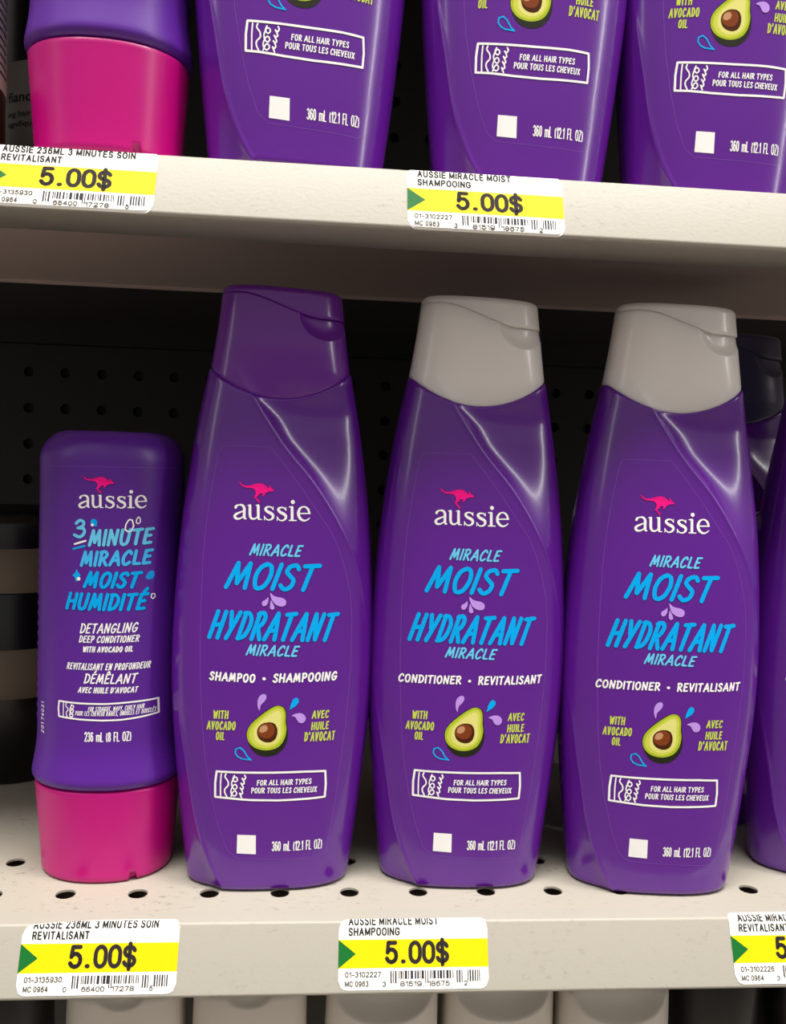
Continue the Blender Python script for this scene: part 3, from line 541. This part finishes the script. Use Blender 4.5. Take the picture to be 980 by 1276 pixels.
def bottle(name, label, cat, loc, kind, cap, rz=0, group=None):
    t = thing(name, label, cat, loc, rz, group)
    obj('body', ME_BODY, t); obj('cap', ME_CAP[cap], t); obj('flip_lid', ME_LID[cap], t); obj('front_label', ME_LABEL[kind], t)
    return t
# ================================================================ upside-down tube with a magenta cap
TX, TY = unit_curve(360, T_N, 26, 20.5)
rows = []
def tube_ring(z, dw=0.0):
    w = T_W+dw; d = T_D+dw; x = TX*w; y = TY*d
    rib = .00045*np.sin(2*np.pi*z/.00385)*sstep((z-.055)/.004)*(1-sstep((z-.121)/.004))*sstep((np.abs(TX)-.955)/.03)*(np.abs(TY) < .75)
    return pts(x+np.sign(x)*rib, y, z)
for z, dw in ((.0352,-.004),(.0352,-.0006),(.0356,.0004),(.0364,.0012),(.0374,.0017),(.0384,.0018),(.0394,.0017),(.0410,.0014),(.0435,.0010),(.0460,.0006),(.0485,.0003),(.0510,.0001),(.0535,0)): rows.append(tube_ring(z, dw))
for z in np.arange(.0545, .1546, .00055): rows.append(tube_ring(z))
RT = .0105; ZTT = .1656
for q in np.linspace(0, 1, 18)[1:]:
    a = q*np.pi/2; rows.append(tube_ring(.1546+(ZTT-.1546)*math.sin(a), -RT*(1-math.cos(a))))
keep = rows[-1]
for s in (.75,.45,.15): rows.append([(p[0]*s, p[1]*s, ZTT+.0003*(1-s)) for p in keep])
ME_TUBE = mesh('tube_body', *rings(rows, True, True), [M_TUBE])
rows = []
for z, dw in ((.0,-.0065),(.0,-.0034),(.0004,-.0024),(.0014,-.0019),(.0026,-.00175),(.0036,-.0017)):
    r = tube_ring(z, dw)
    if z < .003: r = [(x, y+.0018, zz) if abs(x-.0128) < .0012 and y < 0 else (x, y, zz) for x, y, zz in r]
    rows.append(r)
for t in np.linspace(0, 1, 24)[1:]: rows.append(tube_ring(.0036+t*(.0346-.0036), -.0017+t*.0024))
rows.append(tube_ring(.0350, .0003)); rows.append(tube_ring(.0350, -.004))
ME_TUBE_CAP = mesh('tube_cap', *rings(rows, True, True), [M_PINK])
P = Print(drape_tube); run_art(P, TUBE_ART)
for i, c in enumerate('20174031'):                               # small code running up the left edge
    P.sans(c, (0, 0), (.6 if c == '1' else 1.0, 0), 1.5, .12, 'W', .10, None, lambda x, y: (-20.3-y, 54.5+i*1.55+x))
ME_TUBE_LABEL = P.build('tube_label')
def tube(label, loc, rz=0, group=None):
    t = thing('deep_conditioner_tube', label, 'hair conditioner', loc, rz, group)
    obj('body', ME_TUBE, t); obj('cap', ME_TUBE_CAP, t); obj('front_label', ME_TUBE_LABEL, t); return t
# ================================================================ setting: pegboard back wall, floor
X0, X1 = -.452, .739; PITCH = .0254; YB = .3426; ZU = .2542
def hole_cells(ox, oy, nx, ny, r, depth, to3, seg=16, skip=None):
    """sheet of square cells, each with a round hole and a short hole wall"""
    V = []; F = []; h = PITCH/2; idx = {}
    def v(p):
        V.append(p); return len(V)-1
    sq = []
    for i in range(seg):
        a = 2*math.pi*(i+.5)/seg; c, s_ = math.cos(a), math.sin(a); m = max(abs(c), abs(s_)); sq.append((c/m, s_/m))
    for j in range(ny):
        for i in range(nx):
            cx = ox+i*PITCH; cy = oy+j*PITCH
            ou = [v(to3(cx+sx*h, cy+sy*h, 0)) for sx, sy in sq]
            inn = [v(to3(cx+r*math.cos(2*math.pi*(q+.5)/seg), cy+r*math.sin(2*math.pi*(q+.5)/seg), 0)) for q in range(seg)]
            dn = [v(to3(cx+r*math.cos(2*math.pi*(q+.5)/seg), cy+r*math.sin(2*math.pi*(q+.5)/seg), depth)) for q in range(seg)]
            for q in range(seg):
                p = (q+1) % seg; F.append((ou[q], ou[p], inn[p], inn[q])); F.append((inn[q], inn[p], dn[p], dn[q]))
            # corner triangles
            for q in range(seg):
                p = (q+1) % seg
                if abs(sq[q][0]-sq[p][0]) > 1e-6 and abs(sq[q][1]-sq[p][1]) > 1e-6:
                    k = v(to3(cx+h*math.copysign(1, sq[q][0]+sq[p][0]), cy+h*math.copysign(1, sq[q][1]+sq[p][1]), 0)); F.append((ou[q], k, ou[p]))
    return V, F
NX = 47; XH = -17*PITCH
V, F = hole_cells(-.12-13*PITCH, .2108-22*PITCH, 47, 36, .0036, .003, lambda a, b, d: (a, YB+d, b))
struct('wall_back', mesh('pegboard', V, F, [M_PEG], None, False))
def box(x0, x1, y0, y1, z0, z1):
    V = [(x, y, z) for z in (z0, z1) for y in (y0, y1) for x in (x0, x1)]
    return V, [(0,2,3,1),(4,5,7,6),(0,1,5,4),(2,6,7,3),(0,4,6,2),(1,3,7,5)]
def boxes(L):
    V = []; F = []
    for b in L:
        v, f = box(*b); n = len(V); V += v; F += [tuple(n+i for i in q) for q in f]
    return V, F
struct('trim_1', mesh('wall_core', *box(X0, X1, YB+.006, YB+.016, -.36, .62), [M_BLACK], None, False))
struct('floor', mesh('floor', [(-4,-3.2,-1.15),(4,-3.2,-1.15),(4,.6,-1.15),(-4,.6,-1.15)], [(0,1,2,3)], [M_FLOOR], None, False))
# ================================================================ shelves: perforated deck, slanted price rail, stiffener, rear channel
FACE_A = .4111; FACE_H = .0233; YF = .0207; R_TOP = .0013; R_BOT = .0011; BACKLIP = -.0008
def arc(c, r, a0, a1, n=8): return [(c[0]+r*math.cos(a0+(a1-a0)*i/n), c[1]+r*math.sin(a0+(a1-a0)*i/n)) for i in range(n+1)]
# outline in (y,z): deck strip -> rounded edge -> slanted face -> rounded lower edge -> return flange
fd = (-math.sin(FACE_A), -math.cos(FACE_A)); fn = (-math.cos(FACE_A), math.sin(FACE_A))
t_ = R_TOP*math.tan((math.pi/2-FACE_A)/2)
ct = (-YF+t_, -R_TOP)
PB = (-YF+FACE_H*fd[0], FACE_H*fd[1]); tb = R_BOT/math.tan((math.pi/2-FACE_A)/2)
RAIL = [(-PITCH/2, -.0)]+arc(ct, R_TOP, math.pi/2, math.pi-FACE_A)
cb = (PB[0]-fd[0]*tb-fn[0]*R_BOT, PB[1]-fd[1]*tb-fn[1]*R_BOT)
RAIL += arc(cb, R_BOT, math.pi-FACE_A, 3*math.pi/2, 10)
RAIL += [(BACKLIP, cb[1]-R_BOT), (BACKLIP, cb[1]-R_BOT+.0012), (BACKLIP-.0008, cb[1]-R_BOT+.0012)]
# arc length along the rail, zero at the (sharp) top corner of the face, running down; used to lay the price tags on it
_RL = np.array(RAIL); _RS = np.concatenate([[0], np.cumsum(np.hypot(*np.diff(_RL, axis=0).T))])
_i0 = 1+8; _S0 = _RS[_i0]-(R_TOP*math.tan((math.pi/2-FACE_A)/2))
def rail_point(d, off):
    """point at distance d down the face from its top corner, lifted by off"""
    s = d+_S0; y = np.interp(s, _RS, _RL[:,0]); z = np.interp(s, _RS, _RL[:,1]); e = 1e-4
    ty = np.interp(s+e, _RS, _RL[:,0])-np.interp(s-e, _RS, _RL[:,0]); tz = np.interp(s+e, _RS, _RL[:,1])-np.interp(s-e, _RS, _RL[:,1]); l = math.hypot(ty, tz)
    return float(y+tz/l*off), float(z-ty/l*off)
V, F = hole_cells(XH, 0, NX, 2, .0035, -.0008, lambda a, b, d: (a, b, d))
for y0, y1 in ((1.5*PITCH, .10), (.10, .20), (.20, YB-.0005)):
    n = len(V); V += [(XH-PITCH/2, y0, 0), (XH+(NX-.5)*PITCH, y0, 0), (XH+(NX-.5)*PITCH, y1, 0), (XH-PITCH/2, y1, 0)]; F.append((n, n+1, n+2, n+3))
ME_DECK = mesh('deck', V, F, [M_SHELF], None, False)
V = []; F = []
for k in range(61):
    x = X0+(X1-X0)*k/60; V += [(x, y, z) for y, z in RAIL]
n = len(RAIL)
for k in range(60): F += [(k*n+i, k*n+i+1, (k+1)*n+i+1, (k+1)*n+i) for i in range(n-1)]
ME_RAIL = mesh('price_rail', V, F, [M_RAIL])
ME_STIFF = mesh('stiffener', *boxes([(X0, X1, -.010, .170, -.0092, -.0080), (X0, X1, .1685, .170, -.0108, -.0080)]), [M_UNDER], None, False)
ME_REARPAN = mesh('rear_pan', *box(X0, X1, .170, YB-.001, -.0072, -.0060), [M_SHADED_PAN], None, False)
ME_RAILBACK = mesh('rear_channel', *box(X0, X1, YB-.012, YB-.0005, -.0242, -.0073), [M_BLACK], None, False)
def shelf(label, z, lift=0):
    t = thing('gondola_shelf', label, 'shelf', (0,0,z))
    obj('deck', ME_DECK, t, (0, 0, lift)); obj('price_rail', ME_RAIL, t); obj('stiffener', ME_STIFF, t); obj('rear_panel', ME_REARPAN, t); obj('rear_channel', ME_RAILBACK, t)
    return t
shelf('off-white steel shelf with slanted price rail along the top of the picture', ZU, .0022)
shelf('off-white perforated steel shelf carrying the fully visible purple bottles', 0)
shelf('unseen off-white steel shelf added over the upper row of bottles to shade them', .510)  # out-of-view shelf, added to keep light off the upper row and its back wall
shelf('off-white steel shelf at the very bottom under the cream caps', -.235)
# ================================================================ price tags
def price_tag(label, x0, z, low, rows_, item, mc, code, cut=None, grow_h=24.2, group='price tags on the shelf rails'):
    """low: distance of the tag's lower edge above the face's lower corner (mm)"""
    Wt = 51.5; H = grow_h; top = cut or (lambda s: H)
    D = lambda s, v, off: (lambda q: (x0+s/1000, q[0], z+q[1]))(rail_point(FACE_H-(low+v)/1000, .0002+off/1000))
    t = thing('price_tag', label, 'price tag', (x0, -.026, z-.012), 0, group); inv = Vector((x0, -.026, z-.012))
    def put(name, P, mats=None):
        V = [tuple(Vector(v)-inv) for v in P.V]; me = mesh(name, V, P.F, mats or [INK[k] for k in P.mats], P.I, False); return obj(name, me, t)
    P = Print(D); r = 3.0; ns, nv = 60, 30; V = []; F = []
    for j in range(nv+1):
        for i in range(ns+1):
            s = Wt*i/ns; v = (j/nv)
            rr = lambda s: (r-math.sqrt(max(r*r-(r-s)**2, 0)) if s < r else (r-math.sqrt(max(r*r-(r-(Wt-s))**2, 0)) if s > Wt-r else 0))
            lo = rr(s); hi = top(s)-rr(s); V.append((s, lo+(hi-lo)*v))
    for j in range(nv):
        for i in range(ns): a = j*(ns+1)+i; F.append((a, a+1, a+ns+2, a+ns+1))
    P.mats = ['paper']; P.V = [D(s, v, 0) for s, v in V]; P.F = F; P.I = [0]*len(F)
    P.V += [D(s, v, -.12) for s, v in V]; n = len(V); P.F += [tuple(n+i for i in reversed(f)) for f in F]; P.I += [0]*len(F); 
    bd = [i for i in range(ns+1)]+[j*(ns+1)+ns for j in range(1, nv+1)]+[nv*(ns+1)+i for i in range(ns-1, -1, -1)]+[j*(ns+1) for j in range(nv-1, 0, -1)]
    P.F += [(bd[k], n+bd[k], n+bd[(k+1) % len(bd)], bd[(k+1) % len(bd)]) for k in range(len(bd))]; P.I += [0]*len(bd)
    put('paper', P, [M_PAPER])
    P = Print(D, .5); Y0, Y1 = 6.7, 15.5; G = 20
    V = [(Wt*i/G, Y0+(Y1-Y0)*j/8) for j in range(9) for i in range(G+1)]
    P.add(V, [(j*(G+1)+i, j*(G+1)+i+1, (j+1)*(G+1)+i+1, (j+1)*(G+1)+i) for j in range(8) for i in range(G)], 'Y', .03)
    P.fill([(0, Y0), (5.9, (Y0+Y1)/2), (0, Y1)], 'GR', .05); put('price_band', P)
    P = Print(D, .5); clip = (lambda s: top(s)-.35)
    P.sans('5,00$', (15.8, 7.8), (38, 7.8), 7.3, .66, 'K', .09)
    P.sans(rows_[0][0], (3.3, 20.0), (rows_[0][1], 20.0), 2.6, .23, 'K', .09, clip); P.sans(rows_[1][0], (3.3, 16.7), (rows_[1][1], 16.7), 2.6, .23, 'K', .09)
    P.sans(item, (2.3, 3.9), (14.5, 3.9), 1.75, .15, 'H', .09); P.sans(mc, (2.3, 1.1), (10.3, 1.1), 1.75, .15, 'H', .09); put('printed_text', P)
    P = Print(D, .5); rnd = random.Random(code[1]+code[2])
    s = 17.6; L = []
    def bar(a, w, lo): L.append((a, w, lo))
    bar(17.7,.45,2.0); bar(18.5,.3,2.0); bar(19.3,.5,2.0); 
    s = 20.6
    while s < 29.0: w = rnd.choice((.28,.28,.5,.8)); bar(s, w, 3.3); s += w+rnd.choice((.3,.35,.6))
    bar(29.6,.3,2.0); bar(30.3,.3,2.0); s = 31.2
    while s < 39.6: w = rnd.choice((.28,.28,.5,.8)); bar(s, w, 3.3); s += w+rnd.choice((.3,.35,.6))
    bar(40.4,.4,2.0); bar(41.2,.5,2.0); bar(42.1,.3,2.0); s = 44.2
    while s < 48.4: w = rnd.choice((.28,.4,.5)); bar(s, w, 2.3 if s > 44 else 3.3); s += w+.4
    for a, w, lo in L:
        q = 9; P.add([(a+w*i, lo+(5.8-lo)*j/q) for j in range(q+1) for i in (0, 1)], [(2*j, 2*j+1, 2*j+3, 2*j+2) for j in range(q)], 'K2', .09)
    for tx, a, b in ((code[0],15.0,16.2),(code[1],21.0,28.4),(code[2],30.6,38.0),(code[3],42.9,44.1)): 
        if tx: P.sans(tx, (a, 1.0), (b, 1.0), 1.6, .14, 'H', .09)
    put('barcode', P); return t
R236 = (('AUSSIE 236ML 3 MINUTES SOIN', 44.4), ('REVITALISANT', 21.9)); RSH = (('AUSSIE MIRACLE MOIST', 34.4), ('SHAMPOOING', 21.0)); RRV = (('AUSSIE MIRACLE MOIST', 34.4), ('REVITALISANT', 21.9))
price_tag('five dollar price tag on the upper rail below the magenta tube cap', -.0196, ZU, .5, R236, '01-3135930', 'MC 0964', ('0','66400','17278','5'))
price_tag('five dollar price tag on the upper rail under the middle bottles', .1118, ZU, .4, RSH, '01-3102227', 'MC 0963', ('3','81519','18675','2'))
price_tag('yellow-banded price tag with a slanted cut top, on the lower rail below the short tube', -.0080, 0, 1.9, R236, '01-3135930', 'MC 0964', ('0','66400','17278','5'), lambda s: 21.0+2.4*min(s/26, 1))
price_tag('yellow-banded price tag on the lower rail between the tall bottles with text cut at top', .0973, 0, 2.0, RSH, '01-3102227', 'MC 0963', ('3','81519','18675','2'), lambda s: 21.9+.4*min(s/20, 1))
price_tag('price tag running off the right end of the lower rail', .2363, 0, 1.9, RRV, '01-3102226', 'MC 0964', ('3','81519','18674',''))
# ================================================================ bottles in view
BOT = .0002
tube('short purple tube with magenta cap standing on the lower shelf, left of the shampoo', (.0086, .0285, BOT))
bottle('shampoo_bottle', 'tall purple bottle with purple flip cap, the only purple-capped one in full view', 'shampoo', (.0709, .0175, BOT), 'shampoo', 'purple', .045)
GC = 'pearl-capped conditioner bottles on the lower shelf'
bottle('conditioner_bottle', 'purple conditioner bottle with pearl cap directly right of the purple-capped bottle', 'hair conditioner', (.1442, .0180, BOT), 'conditioner', 'pearl', -.045, GC)
bottle('conditioner_bottle', 'purple conditioner bottle with pearl cap in the front row, second from the purple-capped bottle', 'hair conditioner', (.2176, .0120, BOT), 'conditioner', 'pearl', -.100, GC)
bottle('conditioner_bottle', 'purple bottle cut off by the right picture edge on the lower shelf', 'hair conditioner', (.2975, .0220, BOT), 'conditioner', 'pearl', -.150, GC)
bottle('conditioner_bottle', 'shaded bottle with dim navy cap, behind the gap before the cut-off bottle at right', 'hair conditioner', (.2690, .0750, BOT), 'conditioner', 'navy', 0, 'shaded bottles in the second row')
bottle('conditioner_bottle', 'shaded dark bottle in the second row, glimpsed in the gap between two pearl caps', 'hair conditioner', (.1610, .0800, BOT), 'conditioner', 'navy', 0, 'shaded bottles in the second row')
GU = 'purple bottles on the upper shelf'
tube('tube with a large magenta cap on the upper shelf at the top left', (.0097, .0090, ZU+.0022+BOT))
bottle('shampoo_bottle', 'upper shelf purple bottle right beside the magenta cap', 'shampoo', (.0747, .0090, ZU+.0022+BOT), 'shampoo', 'purple', .135, GU)
bottle('shampoo_bottle', 'middle one of the three purple bottles on the upper shelf', 'shampoo', (.1548, .0110, ZU+.0022+BOT), 'shampoo', 'purple', .012, GU)
bottle('shampoo_bottle', 'upper shelf purple bottle at the right picture edge', 'shampoo', (.2275, .0130, ZU+.0022+BOT), 'shampoo', 'purple', -.045, GU)
# ================================================================ neighbours at the edges
def lathe(prof, n=64, loc=(0,0)):
    rows = [[(r*math.cos(2*math.pi*i/n), r*math.sin(2*math.pi*i/n), z) for i in range(n)] for r, z in prof]
    return rings(rows, True, True)
M_CAN = mat('can_white', srgb(236,230,222), .35); M_DKRED = mat('dark_red_plastic', srgb(70,14,22), .3); M_SOOT = mat('black_plastic', srgb(16,14,16), .3); M_GREYLAB = mat('grey_label', srgb(120,114,108), .5); M_CREAMLAB = mat('cream_label', srgb(112,98,84), .6)
def cyl_print(R, f):
    P = Print(lambda a, z, off: ((R+off/1000)*math.sin(a/1000/R), -(R+off/1000)*math.cos(a/1000/R), z/1000)); f(P); return P
# ribbed-print can at the far left of the upper shelf
R_ = .0285; c = thing('styling_can', 'white can covered in fine dark print lines at the left edge of the upper shelf', 'hairspray', (-.0556, .0100, ZU+.0022+BOT))
obj('body', mesh('can_body', *lathe([(.020,0),(.0268,0),(.0280,.001),(.0280,.026),(.0282,.027)]), [M_DKRED]), c)
obj('label_sleeve', mesh('can_sleeve', *lathe([(.0279,.0255),(R_,.026),(R_,.150),(.027,.154),(.018,.160)]), [M_CAN]), c)
def lines(P):
    for i in range(40):
        z = 36+i*2.9
        P.ribbon([(a, z-.16*(a-10)) for a in range(12, 50, 3)], .42, 'K', .09)
obj('printed_lines', cyl_print(R_, lines).build('can_print'), c)
# black bottle with a grey text label, between can and tube
R2 = .0260; c = thing('styling_bottle', 'black bottle with grey text label, half hidden between the can and the magenta cap', 'hair styling', (-.0200, .0640, ZU+.0022+BOT))
obj('body', mesh('dark_body', *lathe([(.018,0),(.0248,0),(.0258,.001),(.0258,.14),(.022,.150),(.012,.155),(.012,.172)]), [M_SOOT]), c)
obj('text_label', mesh('dark_label', *lathe([(.0257,.006),(R2,.0062),(R2,.0480),(.0257,.0482)]), [M_GREYLAB]), c)
def words(P):
    for tx, z, h, w in (('fiance', 33.0, 3.8, 14), ('ing hair', 27.5, 2.2, 11), ('agnifique', 23.8, 2.2, 13)):
        P.typed(tx, (-17.5, z), (-17.5+w, z), h, 'N2', .08, .012)
obj('label_text', cyl_print(R2, words).build('label_words'), c)
# dark jar with cream labels in the shade at the left
c = thing('styling_jar', 'black jar with two cream label bands in the shade left of the short tube', 'hair styling', (-.0660, .1420, BOT))
obj('body', mesh('jar_body', *lathe([(.028,0),(.0365,0),(.0375,.001),(.0375,.093),(.036,.0945)]), [M_SOOT]), c)
obj('lid', mesh('jar_lid', *lathe([(.034,.0945),(.0380,.095),(.0385,.097),(.0385,.122),(.0360,.1262),(.028,.128),(.010,.1285)]), [M_SOOT]), c)
obj('upper_band', mesh('jar_band', *lathe([(.0384,.0905),(.0388,.0908),(.0388,.1110),(.0384,.1112)]), [M_CREAMLAB]), c)
obj('lower_band', mesh('jar_band', *lathe([(.0374,.0402),(.0378,.0405),(.0378,.0635),(.0374,.0638)]), [M_CREAMLAB]), c)
# ---------------- bottles whose cream caps show under the lower shelf
CX, CY = unit_curve(160, 3.4, 22.5, 17)
def cream_cap(a, b, deep):
    rows = []; h = .050; ins_ = .0015
    for z, i in ((0,.004),(0,.0006),(.0006,0)): rows.append(pts(CX*(a-i), CY*(b-i), z))
    def sc(x, y, z):
        r = np.sqrt((x/((.84 if deep else .38)*a))**2+((z-h)/(.0118 if deep else .0050))**2); d = (.0085 if deep else .003)
        return np.where((y < 0) & (r < 1), y+d*(1-np.minimum(r,1)**4), y)
    for t in np.linspace(0, 1, 90)[1:]:
        z = .0006+t*(h-.003-.0006); x = CX*(a-.0010*t); y = CY*(b-.0014*t); rows.append(pts(x, sc(x, y, z), z))
    for q in np.linspace(0, 1, 8)[1:]:
        al = q*np.pi/2; z = h-.003+.003*math.sin(al); i = .003*(1-math.cos(al)); x = CX*(a-.001-i); y = CY*(b-.0014-i); rows.append(pts(x, sc(x, y, z), z))
    for s in (.8,.5,.2): rows.append([(p[0]*s, p[1]*s, h+.0002) for p in rows[-1]] if s == .8 else [(p[0]*.5, p[1]*.5, h+.0003) for p in rows[-1]])
    return rings(rows, True, True)
def cream_body(a, b):
    rows = []
    for z, i in ((0,.004),(0,.001),(.002,0),(.04,-.001),(.09,-.001),(.12,0),(.1405,.0005),(.1410,.004)): rows.append(pts(CX*(a-i), CY*(b-i), z))
    return rings(rows, True, True)
ME_CB = mesh('cream_body', *cream_body(.0225, .017), [M_CREAM])
ME_CC = [mesh('cream_cap', *cream_cap(.0225, .017, d), [M_CREAM]) for d in (False, True)]
Z3 = -.235
for x, y, k, lab in ((.0186,.0200,0,'cream capped bottle leftmost under the lower shelf, below the short tube'), (.0656,.0200,0,'cream cap under the lower rail below the purple-capped shampoo'),
                  (.1165,.0190,1,'cream cap with a scooped front beneath the middle lower price tag'), (.1625,.0200,1,'cream scooped cap right after the one beneath the middle price tag'),
                  (.2075,.0160,1,'cream scooped cap at the right end of the row, next to the black bottles')):
    t = thing('cream_bottle', lab, 'bottle', (x, y, Z3+BOT), 0, 'cream capped bottles under the lower shelf'); obj('body', ME_CB, t); obj('cap', ME_CC[k], t, (0, 0, .1432))
ME_DB = mesh('black_bottle_body', *lathe([(.014,0),(.0170,0),(.0180,.001),(.0180,.161),(.0172,.164)], 48), [M_SOOT]); ME_DC = mesh('black_bottle_cap', *lathe([(.0172,.1640),(.0176,.1644),(.0176,.202),(.0165,.204),(.008,.2045)], 48), [M_SOOT])
ME_DS = mesh('black_bottle_stripe', *lathe([(.0181,.100),(.01815,.1005),(.01815,.1590),(.0181,.1595)], 48), [M_DKRED])
for x, y, lab in ((.2515,.018,'black bottle under the lower shelf just right of the cream caps'), (.2900,.020,'black bottle under the lower shelf at the bottom right corner'), (-.0265,.018,'black bottle under the lower shelf at the bottom left corner')):
    t = thing('black_bottle', lab, 'bottle', (x, y, Z3+BOT), 0, 'black bottles under the lower shelf'); obj('body', ME_DB, t); obj('cap', ME_DC, t); obj('stripe', ME_DS, t)
